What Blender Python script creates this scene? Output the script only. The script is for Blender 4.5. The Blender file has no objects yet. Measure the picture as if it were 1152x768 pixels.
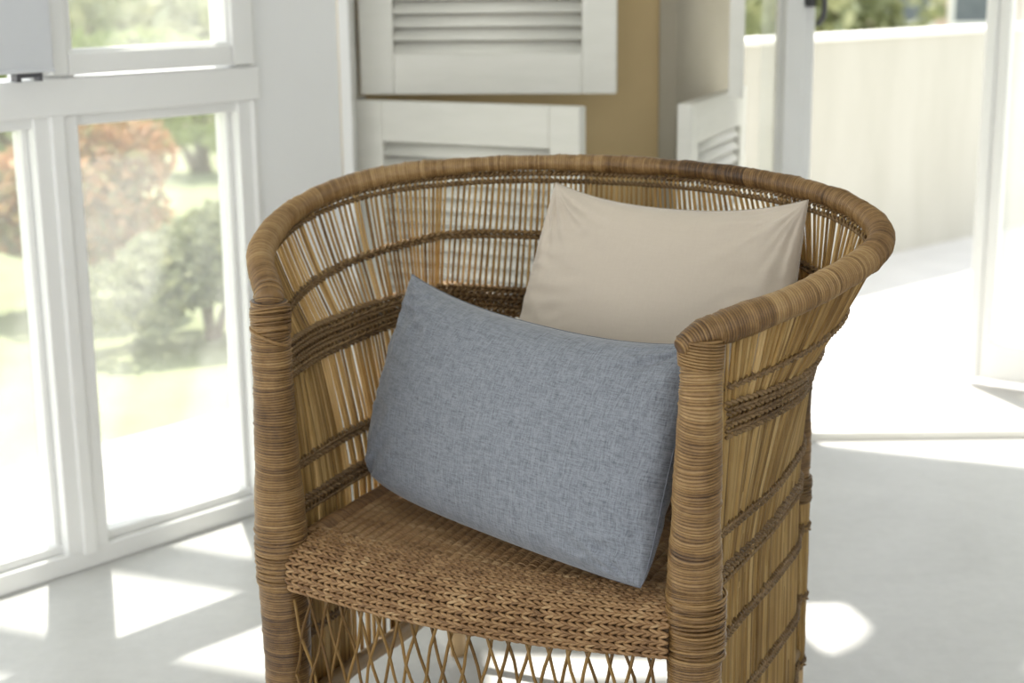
import bpy, math, random
import numpy as np
from mathutils import Matrix, Vector, noise
random.seed(7); rng = np.random.default_rng(7)
SC = bpy.context.scene
COL = SC.collection

# ------------------------------------------------------------------ materials
def mat(name):
    m = bpy.data.materials.new(name); m.use_nodes = True
    nt = m.node_tree; b = nt.nodes['Principled BSDF']
    return m, nt, b
def N(nt, t, **kw):
    n = nt.nodes.new(t)
    for k, v in kw.items():
        if k in n.inputs: n.inputs[k].default_value = v
        else: setattr(n, k, v)
    return n
def ramp(nt, fac, stops):
    r = nt.nodes.new('ShaderNodeValToRGB'); e = r.color_ramp.elements
    e[0].position, e[0].color = stops[0][0], (*stops[0][1], 1)
    e[1].position, e[1].color = stops[-1][0], (*stops[-1][1], 1)
    for p, c in stops[1:-1]:
        x = e.new(p); x.color = (*c, 1)
    nt.links.new(fac, r.inputs[0]); return r
def paint(name, c1, c2, scale=6, rough=.55, bump=0, stretch=(1, 1, 1), spec=.4):
    m, nt, b = mat(name)
    tc = N(nt, 'ShaderNodeTexCoord'); mp = N(nt, 'ShaderNodeMapping', Scale=stretch)
    nt.links.new(tc.outputs['Object'], mp.inputs[0])
    nz = N(nt, 'ShaderNodeTexNoise', Scale=scale, Detail=5, Roughness=.6)
    nt.links.new(mp.outputs[0], nz.inputs['Vector'])
    r = ramp(nt, nz.outputs[0], [(.3, c1), (.7, c2)])
    nt.links.new(r.outputs[0], b.inputs['Base Color'])
    b.inputs['Roughness'].default_value = rough
    b.inputs['Specular IOR Level'].default_value = spec
    if bump:
        bp = N(nt, 'ShaderNodeBump', Strength=bump, Distance=.004)
        nt.links.new(nz.outputs[0], bp.inputs['Height']); nt.links.new(bp.outputs[0], b.inputs['Normal'])
    return m
def cane(name, stops, rough=.36, grain=(1, 1, 1), gscale=120, trans=0., spec=.4):
    m, nt, b = mat(name)
    at = N(nt, 'ShaderNodeAttribute', attribute_name='tint')
    tc = N(nt, 'ShaderNodeTexCoord'); mp = N(nt, 'ShaderNodeMapping', Scale=grain)
    nt.links.new(tc.outputs['Object'], mp.inputs[0])
    nz = N(nt, 'ShaderNodeTexNoise', Scale=gscale, Detail=4, Roughness=.65)
    nt.links.new(mp.outputs[0], nz.inputs['Vector'])
    big = N(nt, 'ShaderNodeTexNoise', Scale=14, Detail=2)
    nt.links.new(tc.outputs['Object'], big.inputs['Vector'])
    a1 = N(nt, 'ShaderNodeMath', operation='MULTIPLY_ADD'); a1.inputs[1].default_value = .5; a1.inputs[2].default_value = -.25
    nt.links.new(nz.outputs[0], a1.inputs[0])
    a2 = N(nt, 'ShaderNodeMath', operation='ADD'); nt.links.new(at.outputs['Fac'], a2.inputs[0]); nt.links.new(a1.outputs[0], a2.inputs[1])
    a3 = N(nt, 'ShaderNodeMath', operation='MULTIPLY_ADD'); a3.inputs[1].default_value = .45; a3.inputs[2].default_value = -.22
    nt.links.new(big.outputs[0], a3.inputs[0])
    a4 = N(nt, 'ShaderNodeMath', operation='ADD'); nt.links.new(a2.outputs[0], a4.inputs[0]); nt.links.new(a3.outputs[0], a4.inputs[1])
    r = ramp(nt, a4.outputs[0], stops)
    nt.links.new(r.outputs[0], b.inputs['Base Color'])
    b.inputs['Roughness'].default_value = rough
    b.inputs['Specular IOR Level'].default_value = spec
    if trans:
        tl = N(nt, 'ShaderNodeBsdfTranslucent'); nt.links.new(r.outputs[0], tl.inputs[0])
        mx = N(nt, 'ShaderNodeMixShader'); mx.inputs[0].default_value = trans
        nt.links.new(b.outputs[0], mx.inputs[1]); nt.links.new(tl.outputs[0], mx.inputs[2])
        out = nt.nodes['Material Output']; nt.links.new(mx.outputs[0], out.inputs[0])
    return m
M = {}
M['wrap'] = cane('wrapped_cane', [(.0, (0.0465, 0.0223, 0.0084)), (.3, (0.1535, 0.0818, 0.0279)), (.6, (0.2651, 0.1535, 0.0577)), (1., (0.4092, 0.2697, 0.1209))])
M['stake'] = cane('split_cane_stakes', [(.0, (.18, .095, .028)), (.35, (.38, .225, .072)), (.7, (.56, .36, .13)), (1., (.72, .52, .24))], trans=.34, grain=(1, 1, .12))
M['rope'] = cane('twined_cane', [(.0, (0.0744, 0.0391, 0.0140)), (.5, (0.1767, 0.1042, 0.0409)), (1., (0.3069, 0.2000, 0.0930))], rough=.5)
M['weave'] = cane('seat_cane', [(.0, (0.1116, 0.0539, 0.0205)), (.4, (0.2325, 0.1256, 0.0512)), (.75, (0.3441, 0.2046, 0.0930)), (1., (0.4650, 0.3162, 0.1674))], rough=.45)
M['core'] = paint('dark_cane_core', (.07, .04, .018), (.12, .07, .03), 40, .8)
M['pole'] = paint('peeled_pole', (.50, .33, .16), (.68, .49, .28), 30, .5, stretch=(1, 1, .15))
M['bark'] = paint('brown_pole', (.20, .125, .055), (.36, .235, .11), 30, .5, stretch=(1, .2, 1))
M['white'] = paint('white_gloss_paint', (.86, .865, .85), (.89, .895, .88), 5, .32)
M['whitewall'] = paint('white_wall_paint', (.87, .88, .88), (.90, .91, .91), 4, .7)
M['shutter'] = paint('shutter_white_paint', (.73, .725, .665), (.78, .77, .715), 8, .45, bump=.1, stretch=(1, 1, 5))
M['tan'] = paint('tan_wall_paint', (.62, .475, .255), (.67, .52, .29), 5, .8)
M['greige'] = paint('greige_pier_paint', (.44, .40, .31), (.50, .46, .37), 5, .7)
M['ceiling'] = paint('ceiling_white', (.85, .85, .84), (.88, .88, .87), 3, .8)
M['cream'] = paint('cream_render', (0.4371, 0.4232, 0.3674), (0.5022, 0.4883, 0.4325), 3, .9, bump=.2, stretch=(1.8600, 1.8600, 0.3720))
M['coping'] = paint('coping_white', (.84, .82, .76), (.88, .87, .82), 4, .8)
M['metal_dark'] = paint('dark_handle_metal', (.06, .06, .065), (.10, .10, .11), 20, .3)
M['grey_strip'] = paint('grey_gap_strip', (.25, .26, .26), (.33, .34, .34), 20, .6)  # shade of the gap beside the upper sash, put into a grey colour

# polished concrete floor
m, nt, b = mat('polished_screed'); M['floor'] = m
tc = N(nt, 'ShaderNodeTexCoord')
n1 = N(nt, 'ShaderNodeTexNoise', Scale=2.2, Detail=8, Roughness=.62, Distortion=.6)
n2 = N(nt, 'ShaderNodeTexNoise', Scale=38, Detail=5, Roughness=.6)
for n in (n1, n2): nt.links.new(tc.outputs['Object'], n.inputs['Vector'])
r1 = ramp(nt, n1.outputs[0], [(.25, (.56, .56, .545)), (.5, (.62, .62, .605)), (.75, (.68, .68, .665))])
r2 = ramp(nt, n2.outputs[0], [(.3, (.93, .93, .93)), (.7, (1, 1, 1))])
mx = N(nt, 'ShaderNodeMix', data_type='RGBA', blend_type='MULTIPLY'); mx.inputs[0].default_value = 1
nt.links.new(r1.outputs[0], mx.inputs[6]); nt.links.new(r2.outputs[0], mx.inputs[7])
nt.links.new(mx.outputs[2], b.inputs['Base Color'])
b.inputs['Roughness'].default_value = .38; b.inputs['Specular IOR Level'].default_value = .35
M['terrace'] = paint('pale_terrace_concrete', (.58, .565, .54), (.68, .66, .63), 3, .85)
M['lawn'] = paint('lawn_grass', (0.2232, 0.2511, 0.1302), (0.3162, 0.3348, 0.1953), 3, .95)
M['soil'] = paint('garden_bed_soil', (.22, .18, .12), (.33, .28, .20), 8, .95)

# window glass: lets light straight through; bright haze put in as a dusty film
m, nt, b = mat('window_glass'); M['glass'] = m
nt.nodes.remove(b)
tr = N(nt, 'ShaderNodeBsdfTransparent'); tr.inputs[0].default_value = (.97, .98, .97, 1)
gl = N(nt, 'ShaderNodeBsdfGlossy'); gl.inputs['Roughness'].default_value = .02
df = N(nt, 'ShaderNodeBsdfTranslucent'); df.inputs[0].default_value = (.8, .8, .78, 1)
lw = N(nt, 'ShaderNodeFresnel', IOR=1.45)
m1 = N(nt, 'ShaderNodeMixShader'); m2 = N(nt, 'ShaderNodeMixShader')
dn = N(nt, 'ShaderNodeTexNoise', Scale=9, Detail=6, Roughness=.7); tcg = N(nt, 'ShaderNodeTexCoord'); nt.links.new(tcg.outputs['Object'], dn.inputs['Vector'])
mr = N(nt, 'ShaderNodeMapRange'); mr.inputs[1].default_value = .3; mr.inputs[2].default_value = .75; mr.inputs[3].default_value = .09; mr.inputs[4].default_value = .20
nt.links.new(dn.outputs[0], mr.inputs[0])
nt.links.new(mr.outputs[0], m1.inputs[0]); nt.links.new(tr.outputs[0], m1.inputs[1]); nt.links.new(df.outputs[0], m1.inputs[2])
geo = N(nt, 'ShaderNodeNewGeometry'); inv = N(nt, 'ShaderNodeMath', operation='SUBTRACT'); inv.inputs[0].default_value = 1; nt.links.new(geo.outputs['Backfacing'], inv.inputs[1])
fm = N(nt, 'ShaderNodeMath', operation='MULTIPLY'); nt.links.new(lw.outputs[0], fm.inputs[0]); nt.links.new(inv.outputs[0], fm.inputs[1])
nt.links.new(fm.outputs[0], m2.inputs[0]); nt.links.new(m1.outputs[0], m2.inputs[1]); nt.links.new(gl.outputs[0], m2.inputs[2])
nt.links.new(m2.outputs[0], nt.nodes['Material Output'].inputs[0])

def foliage(name, stops):
    m, nt, b = mat(name)
    at = N(nt, 'ShaderNodeAttribute', attribute_name='tint')
    r = ramp(nt, at.outputs['Fac'], stops)
    nt.links.new(r.outputs[0], b.inputs['Base Color']); b.inputs['Roughness'].default_value = .7
    tl = N(nt, 'ShaderNodeBsdfTranslucent'); nt.links.new(r.outputs[0], tl.inputs[0])
    mx = N(nt, 'ShaderNodeMixShader'); mx.inputs[0].default_value = .3
    nt.links.new(b.outputs[0], mx.inputs[1]); nt.links.new(tl.outputs[0], mx.inputs[2])
    nt.links.new(mx.outputs[0], nt.nodes['Material Output'].inputs[0])
    return m
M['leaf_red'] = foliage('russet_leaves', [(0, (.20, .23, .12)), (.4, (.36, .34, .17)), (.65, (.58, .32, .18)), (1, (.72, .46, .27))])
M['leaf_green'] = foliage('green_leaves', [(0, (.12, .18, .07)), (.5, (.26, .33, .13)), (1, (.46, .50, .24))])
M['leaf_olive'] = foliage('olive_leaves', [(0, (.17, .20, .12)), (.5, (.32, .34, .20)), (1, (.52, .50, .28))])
M['trunk'] = paint('tree_trunk', (.13, .09, .06), (.22, .16, .11), 20, .9)
M['pinkwall'] = paint('pink_house_render', (.62, .48, .40), (.68, .54, .46), 3, .9)
M['greywall'] = paint('grey_house_render', (.52, .52, .52), (.60, .60, .60), 3, .9)
M['whitehouse'] = paint('white_house_render', (.78, .78, .76), (.84, .84, .82), 3, .9)
M['roof'] = paint('roof_tile', (.38, .28, .24), (.48, .36, .30), 10, .9)
M['pane_dark'] = paint('house_pane', (.10, .12, .14), (.16, .18, .20), 3, .3)

def fabric(name, stops, thread=420, contrast=1., rough=.85, sheen=.3, bump=.25, slub=True):
    m, nt, b = mat(name)
    uv = N(nt, 'ShaderNodeAttribute', attribute_name='cloth')
    outs = []
    for sc3 in ((thread * .12, thread, 1), (thread, thread * .12, 1)):
        mp = N(nt, 'ShaderNodeMapping', Scale=sc3); nt.links.new(uv.outputs['Vector'], mp.inputs[0])
        nz = N(nt, 'ShaderNodeTexNoise', Scale=1, Detail=3, Roughness=.7); nt.links.new(mp.outputs[0], nz.inputs['Vector']); outs.append(nz)
    ad = N(nt, 'ShaderNodeMath', operation='ADD'); nt.links.new(outs[0].outputs[0], ad.inputs[0]); nt.links.new(outs[1].outputs[0], ad.inputs[1])
    hf = N(nt, 'ShaderNodeMath', operation='MULTIPLY_ADD'); hf.inputs[1].default_value = .5 * contrast; hf.inputs[2].default_value = .5 - .5 * contrast
    nt.links.new(ad.outputs[0], hf.inputs[0])
    r = ramp(nt, hf.outputs[0], stops)
    nt.links.new(r.outputs[0], b.inputs['Base Color'])
    b.inputs['Roughness'].default_value = rough; b.inputs['Specular IOR Level'].default_value = .2
    b.inputs['Sheen Weight'].default_value = sheen; b.inputs['Sheen Roughness'].default_value = .4
    bp = N(nt, 'ShaderNodeBump', Strength=bump, Distance=.0006); nt.links.new(ad.outputs[0], bp.inputs['Height']); nt.links.new(bp.outputs[0], b.inputs['Normal'])
    return m
M['blue'] = fabric('heathered_blue_linen', [(.25, (0.0791, 0.0865, 0.1042)), (.40, (0.1628, 0.1748, 0.2000)), (.54, (0.2325, 0.2483, 0.2809)), (.78, (0.3162, 0.3367, 0.3720))], 800, 1.3)
M['seam_blue'] = paint('blue_seam_thread', (.13, .14, .165), (.18, .19, .22), 60, .9)
M['seam_beige'] = paint('beige_seam_thread', (.40, .34, .27), (.47, .41, .33), 60, .9)
M['beige'] = fabric('beige_satin_cotton', [(.2, (0.5141, 0.4414, 0.3589)), (.8, (0.6014, 0.5287, 0.4414))], 600, .7, rough=.5, sheen=.5, bump=.06)

# ------------------------------------------------------------------ mesh helpers
class MB:
    def __init__(s): s.v = []; s.f = []; s.t = []; s.n = 0; s.ex = {}
    def add(s, v, f, tint=.5):
        v = np.asarray(v, float); s.v.append(v)
        for q in f: s.f.append(tuple(int(i) + s.n for i in q))
        s.t.append(np.full(len(v), tint) if np.isscalar(tint) else np.asarray(tint, float)); s.n += len(v)
    def box(s, a, b, tint=.5, X=None):
        a = np.array(a, float); b = np.array(b, float)
        v = np.array([[(a, b)[i][0], (a, b)[j][1], (a, b)[k][2]] for i in (0, 1) for j in (0, 1) for k in (0, 1)])
        if X is not None: v = np.array([list(X @ Vector(p)) for p in v])
        s.add(v, [(0, 1, 3, 2), (4, 6, 7, 5), (0, 4, 5, 1), (2, 3, 7, 6), (0, 2, 6, 4), (1, 5, 7, 3)], tint)
    def build(s, name, material, parent=None, smooth=True, bevel=0):
        me = bpy.data.meshes.new(name)
        V = np.concatenate(s.v) if s.v else np.zeros((0, 3))
        me.from_pydata(V.tolist(), [], s.f)
        at = me.attributes.new('tint', 'FLOAT', 'POINT'); at.data.foreach_set('value', np.concatenate(s.t).astype(np.float32))
        if smooth: me.polygons.foreach_set('use_smooth', [True] * len(me.polygons))
        me.materials.append(material); me.update()
        o = bpy.data.objects.new(name, me); COL.objects.link(o)
        if parent is not None: o.parent = parent
        if bevel:
            md = o.modifiers.new('bevel', 'BEVEL'); md.width = bevel; md.segments = 2; md.limit_method = 'ANGLE'
        return o
def frames(P):
    P = np.asarray(P, float); n = len(P)
    T = np.gradient(P, axis=0); T /= np.linalg.norm(T, axis=1)[:, None] + 1e-12
    ref = np.array([0, 0, 1.]) if abs(T[0][2]) < .9 else np.array([1., 0, 0])
    A = np.zeros((n, 3)); a = ref - T[0] * (ref @ T[0]); A[0] = a / np.linalg.norm(a)
    for i in range(1, n):
        a = A[i - 1] - T[i] * (A[i - 1] @ T[i]); A[i] = a / np.linalg.norm(a)
    return T, A, np.cross(T, A)
def tube(mb, P, r, k=6, tint=.5, cap=True, flat=1.):
    P = np.asarray(P, float); n = len(P); r = np.broadcast_to(np.asarray(r, float), (n,))
    T, A, B = frames(P)
    ang = np.linspace(0, 2 * np.pi, k, endpoint=False)
    V = P[:, None] + r[:, None, None] * (np.cos(ang)[None, :, None] * A[:, None] * flat + np.sin(ang)[None, :, None] * B[:, None])
    F = [(i * k + j, i * k + (j + 1) % k, (i + 1) * k + (j + 1) % k, (i + 1) * k + j) for i in range(n - 1) for j in range(k)]
    if cap: F.append(tuple(range(k - 1, -1, -1))); F.append(tuple((n - 1) * k + j for j in range(k)))
    if not np.isscalar(tint): tint = np.repeat(tint, k)
    mb.add(V.reshape(-1, 3), F, tint)
def resample(P, n):
    P = np.asarray(P, float); d = np.r_[0, np.cumsum(np.linalg.norm(np.diff(P, axis=0), axis=1))]
    s = np.linspace(0, d[-1], n); return np.stack([np.interp(s, d, P[:, i]) for i in range(3)], 1), s
def crom(P, n=16):
    P = np.asarray(P, float); Q = np.vstack([2 * P[0] - P[1], P, 2 * P[-1] - P[-2]]); out = []
    for i in range(1, len(Q) - 2):
        for t in np.linspace(0, 1, n, endpoint=False):
            a, b, c, d = Q[i - 1], Q[i], Q[i + 1], Q[i + 2]
            out.append(.5 * ((2 * b) + (-a + c) * t + (2 * a - 5 * b + 4 * c - d) * t * t + (-a + 3 * b - 3 * c + d) * t ** 3))
    out.append(Q[-2]); return np.array(out)
def wrapped(mb, P, rfun, pitch=.0026, k=22, bump=.00085, sag=.0012, seed=0, oval=1.):
    """cane wound round a path: one rounded ridge per turn, each turn slightly tilted and tinted its own"""
    g = np.random.default_rng(seed)
    L = np.linalg.norm(np.diff(np.asarray(P), axis=0), axis=1).sum(); nw = max(3, int(L / pitch))
    C, s = resample(P, nw * 4 + 1); T, A, B = frames(C)
    ang = np.linspace(0, 2 * np.pi, k, endpoint=False)
    lev = np.zeros(nw + 1); x = .5
    tl = np.zeros(nw + 1); ph = np.zeros(nw + 1); ex = np.zeros(nw + 1); a = 0.; q = 0.; e = 0.
    for i in range(nw + 1):
        if g.random() < .03: x = g.uniform(.38, .78)
        x += g.normal(0, .02); x = min(max(x, .15), .9); lev[i] = x + g.normal(0, .10)
        a = a * .93 + g.normal(0, .4) * sag; q += g.normal(0, .12); e = e * .9 + g.normal(0, .00028)
        tl[i] = a; ph[i] = q; ex[i] = e + (g.random() < .05) * g.uniform(.0003, .0011)
    V = []; tt = []
    for i in range(nw * 4 + 1):
        w = min(i // 4, nw); fr = i % 4
        rr = rfun(s[i] / s[-1]) + ex[w] + bump * (-1., .35, 1., .35)[fr]
        off = tl[w] * np.cos(ang - ph[w])
        ring = C[i] + rr * (np.cos(ang)[:, None] * A[i] + oval * np.sin(ang)[:, None] * B[i]) + off[:, None] * T[i]
        V.append(ring); tt.append(np.full(k, lev[w] - (.42 if fr == 0 else 0)) + .06 * np.cos(ang * 2 + ph[w] * 3))
    n = len(V); F = [(i * k + j, i * k + (j + 1) % k, (i + 1) * k + (j + 1) % k, (i + 1) * k + j) for i in range(n - 1) for j in range(k)]
    F.append(tuple(range(k - 1, -1, -1))); F.append(tuple((n - 1) * k + j for j in range(k)))
    mb.add(np.concatenate(V), F, np.concatenate(tt))
def rope(mb, P, a=.0042, b=.0022, r=.0021, pitch=.021, seed=0, k=5, flip=1):
    """pair of strands twined round the stakes along P"""
    g = np.random.default_rng(seed)
    L = np.linalg.norm(np.diff(np.asarray(P), axis=0), axis=1).sum(); n = int(L / (pitch / 9)) + 2
    C, s = resample(P, n)
    T = np.gradient(C, axis=0); T /= np.linalg.norm(T, axis=1)[:, None]
    Z = np.array([0, 0, 1.]); Nn = np.cross(T, Z); Nn /= np.linalg.norm(Nn, axis=1)[:, None]; Bn = np.cross(Nn, T)
    wob = np.cumsum(g.normal(0, .05, n))
    for h in (0, np.pi):
        th = 2 * np.pi * s / pitch + h + wob
        Q = C + a * np.cos(th)[:, None] * Nn + flip * b * np.sin(th)[:, None] * Bn
        tint = np.clip(.5 + np.interp(s, np.linspace(0, L, 14), g.normal(0, .16, 14)), .1, .95)
        tube(mb, Q, r, k, tint)
def tag(o, label=None, cat=None, group=None, kind=None):
    if label: o['label'] = label
    if cat: o['category'] = cat
    if group: o['group'] = group
    if kind: o['kind'] = kind
    return o
def empty(name, loc, rz=0):
    o = bpy.data.objects.new(name, None); COL.objects.link(o); o.location = loc; o.rotation_euler = (0, 0, rz); o.empty_display_size = .1
    return o

# ------------------------------------------------------------------ the armchair
CH = (-.0470718, 1.7636567, 0.); CR = -.4395907
chair = empty('wicker_armchair', CH, CR)
tag(chair, 'honey-brown woven cane tub armchair with wrapped arms, holding two cushions', 'armchair')

half = [(-.28, 0, .678), (-.373, .124, .712), (-.413, .283, .746), (-.339, .375, .780), (-.179, .435, .799), (0, .475, .801)]
full = half + [(-x, y, z) for x, y, z in half[-2::-1]]
RIM = crom(full, 40)
rimR, rs = resample(RIM, 801)            # whole rim, left post to right post
def rim_at(m):                           # m = 0 at a post, 1 at the middle of the back (left half)
    i = m * 400; j = int(min(i, 399.999)); f = i - j
    return rimR[j] * (1 - f) + rimR[j + 1] * f
S = np.array([0, .13, .27, .40, .52, .62, .80, 1.])
C0 = np.array([(.292, .025), (.294, .12), (.295, .22), (.294, .32), (.290, .41), (.268, .448), (.14, .455), (0, .457)])
C1 = np.array([(.290, .025), (.293, .12), (.296, .22), (.293, .32), (.287, .41), (.266, .446), (.14, .453), (0, .455)])
C2 = np.array([(.294, .022), (.322, .12), (.336, .22), (.324, .32), (.300, .41), (.272, .455), (.14, .466), (0, .468)])
MS = np.array([.03, .17, .33, .48, .61, .70, .85, 1.])
def lerpS(tab, s):
    # smooth interpolation of a table over S
    d = np.gradient(tab, S, axis=0); i = min(np.searchsorted(S, s, 'right') - 1, len(S) - 2); h = S[i + 1] - S[i]; t = (s - S[i]) / h
    h00, h10, h01, h11 = 2*t**3-3*t*t+1, t**3-2*t*t+t, -2*t**3+3*t*t, t**3-t*t
    return h00 * tab[i] + h10 * h * d[i] + h01 * tab[i + 1] + h11 * h * d[i + 1]
ZC = .583
def surf(side, s, z=None, f=None):
    """point of the woven shell. z for heights below the middle band, f in 0..1 from the middle band to the rim"""
    c0, c1, c2 = lerpS(C0, s), lerpS(C1, s), lerpS(C2, s); m = float(lerpS(MS[:, None], s)[0])
    c3 = rim_at(min(max(m, 0), 1)); c3 = np.array([-c3[0], c3[1], c3[2] - .006])
    if f is not None:
        # quadratic flare
        sl = (c2 - c1) / (ZC - .36) * (c3[2] - ZC) * .9
        xy = c2 + sl * f * (1 - f) ** 1 * .6 + (c3[:2] - c2) * f
        z = ZC + (c3[2] - ZC) * f
    else:
        if z < .36: xy = c0 + (c1 - c0) * (z - .1) / .26
        else:
            t = (z - .36) / (ZC - .36); xy = c1 + (c2 - c1) * (t * t * (1.9 - .9 * t))
    return np.array([side * xy[0], xy[1], z])
def run(zf, s0=0., s1=1., n=60, f=False, both=True):
    ss = np.linspace(s0, s1, n)
    if both:
        L = [surf(-1, s, **{('f' if f else 'z'): (zf(s) if callable(zf) else zf)}) for s in ss]
        R = [surf(1, s, **{('f' if f else 'z'): (zf(s) if callable(zf) else zf)}) for s in ss]
        return np.array(L + R[::-1][1:])
    return ss

# stakes
def stake(mb, side, s, z0, top=True, r=.0025, g=rng, off=0., drift=0.):
    pts = []
    zs = np.linspace(z0, ZC, 9 if z0 < .3 else 6)
    a, b = g.normal(0, .0022, 2)
    w = g.uniform(0, 6.28); amp = g.uniform(0, .0022)
    for q, z in enumerate(zs):
        ss = min(max(s + drift * (ZC - z) / .48 + amp * math.sin(w + z * 14), 0), 1); pts.append(surf(side, ss, z=z))
    if top:
        for f in np.linspace(.12, 1, 8):
            ss = min(max(s + amp * .6 * math.sin(w + f * 3), 0), 1); pts.append(surf(side, ss, f=f))
    pts = np.array(pts); pts[:, 0] += side * off
    n = len(pts); rr = r * (1 + .10 * np.sin(np.linspace(0, 5, n) + w)); rr = rr * np.where(pts[:, 2] > ZC, .80, 1.18 if side > 0 else .88)
    t = g.uniform(.2, .9); tube(mb, pts, rr, 6, np.clip(t + .15 * np.sin(np.linspace(0, 7, n) + w), 0, 1))
for side, nm in ((-1, 'side_panel'), (1, 'side_panel')):
    mb = MB(); n = 66
    for i in range(n):
        s = .005 + (i + rng.uniform(-.16, .16)) / n * .61
        stake(mb, side, max(s, .003), .085, r=rng.uniform(.0022, .0031), drift=rng.uniform(-.01, .01))
    # doubled stakes: dense near the post and low on the side
    for i in range(30):
        s = .004 + (i + rng.uniform(-.3, .3)) / 30 * .22
        stake(mb, side, max(s, .003), .085, r=rng.uniform(.0026, .0036), off=rng.uniform(-.001, .003), drift=rng.uniform(-.012, .012))
    lo = MB()
    for i in range(56):
        s = .01 + (i + rng.uniform(-.4, .4)) / 56 * .60
        w = rng.uniform(.0028, .0038); z1 = rng.uniform(.545, .572)
        zz = np.linspace(.085, z1, 9); pts = np.array([surf(side, min(max(s + .006 * math.sin(i + z * 9), 0), .62), z=z) for z in zz]); pts[:, 0] += side * rng.uniform(-.001, .001)
        if side == -1 and s > .16: continue
        tube(mb, pts, w, 6, np.clip(rng.uniform(.3, .8) + .1 * np.sin(zz * 30), 0, 1), flat=1.)
    # bundle that turns round the back leg below the seat
    legc = np.array([.271, .471])
    for i in range(18):
        a = math.radians(-88 + i * 11); R = .0165
        x, y = legc[0] + R * math.cos(a), legc[1] + R * math.sin(a)
        pts = np.array([(side * (x + rng.normal(0, .0008)), y + rng.normal(0, .0008), z) for z in np.linspace(.085, .35, 7)])
        tube(mb, pts, rng.uniform(.0024, .0033), 6, rng.uniform(.2, .75))
    mb.build(nm, M['stake'], chair)
    mb = MB()
    for i in range(11):
        a = np.linspace(0, 2 * np.pi, 25); z = .338 + i * .0036; r0 = .0188 + rng.uniform(0, .0012)
        tube(mb, np.stack([side * (.272 + r0 * np.cos(a)), .472 + r0 * np.sin(a), z + .002 * np.cos(a + i)], 1), .0019, 5, rng.uniform(.3, .65), cap=False)
    mb.build('corner_lashing', M['rope'], chair)
mb = MB()
nb = 62
for i in range(nb):
    q = (i + .5 + rng.uniform(-.07, .07)) / nb * 2 - 1; s = 1 - abs(q) * .385
    # below the middle band the back stakes cross in pairs
    sd = -1 if q < 0 else 1
    pts = [surf(sd, s, f=f) for f in np.linspace(1, 0, 9)]
    d = .016 * (1 if i % 2 else -1)
    for z in np.linspace(.56, .34, 6):
        p0 = surf(sd, s, z=z); p0[0] = np.clip(p0[0] + d * (1 - abs(((.57 - z) / .07) % 2 - 1)) * .9, -.262, .262); pts.append(p0)
    tube(mb, np.array(pts), rng.uniform(.0018, .0024), 6, rng.uniform(.25, .85))
mb.build('back_panel', M['stake'], chair)

# twined rows
def band(nm, paths, seed, **kw):
    mb = MB()
    for i, P in enumerate(paths): rope(mb, P, seed=seed + i, flip=1 if i % 2 else -1, **kw)
    return mb.build(nm, M['rope'], chair)
band('upper_edging_band', [run(lambda s: .905, .012, 1, 90, True), run(lambda s: .955, .012, 1, 90, True)], 10, pitch=.014, r=.0022)
mid = lambda d: (lambda s: (.31 + .20 * min(s / .6, 1)) + d)
band('woven_band', [run(mid(0), .012, 1, 90, True), run(mid(.030), .012, 1, 90, True)], 20, a=.0054, b=.0018, pitch=.019, r=.0024)
def level(zf):
    ss = np.linspace(.012, 1, 90); out = []
    for sd in (-1, 1):
        L = []
        for q in ss:
            z = zf(q)
            if z <= ZC: L.append(surf(sd, q, z=z))
            else:
                top = rim_at(float(lerpS(MS[:, None], q)[0]))[2] - .006; L.append(surf(sd, q, f=(z - ZC) / (top - ZC)))
        out += L if sd == -1 else L[::-1][1:]
    return np.array(out)
band('woven_band', [level(lambda q, k=k: .556 + k * .0066 + .016 * min(max((q - .3) / .3, 0), 1)) for k in range(7)], 30, a=.0070, b=.0016, r=.0025, pitch=.019)
band('woven_band', [run(.437, .012, 1, 90), run(.4445, .012, 1, 90)], 40, a=.0074, r=.0024, pitch=.019)
band('woven_band', [run(.384, .012, 1, 90), run(.376, .012, 1, 90), run(.392, .012, 1, 90)], 50, a=.0074, r=.0024, pitch=.019)
for side in (-1, 1):
    for z in (.305, .200, .098):
        P = [surf(side, s, z=z + .004 * math.sin(s * 9)) for s in np.linspace(.012, .56, 40)]
        for a in np.radians(np.linspace(-50, 110, 14)): P.append(np.array([side * (.271 + .0150 * math.cos(a)), .471 + .0150 * math.sin(a), z]))
        P = np.array(P); P[:40, 0] += side * .001
        mb = MB(); rope(mb, P, a=.0062, b=.0022, r=.0024, seed=60, pitch=.016)
        rope(mb, P + np.array([0, 0, -.0075]), a=.0062, b=.0022, r=.0022, seed=61, flip=-1, pitch=.016)
        mb.build('twined_row', M['rope'], chair)
# corner lashings where the middle band meets the back legs
for side in (-1, 1):
    mb = MB(); c = surf(side, .62, z=.583)
    for i in range(9):
        a = np.linspace(0, 2 * np.pi, 15); q = (i - 4) * .0034
        P = np.stack([c[0] - side * .004 + side * q * -.8 + 0 * a + .003 * np.cos(a), c[1] + .009 + .017 * np.cos(a) - abs(q) * .2, .588 + .026 * np.sin(a)], 1)
        tube(mb, P, .0019, 5, rng.uniform(.3, .6), cap=False)
    mb.build('corner_lashing', M['rope'], chair)

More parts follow.
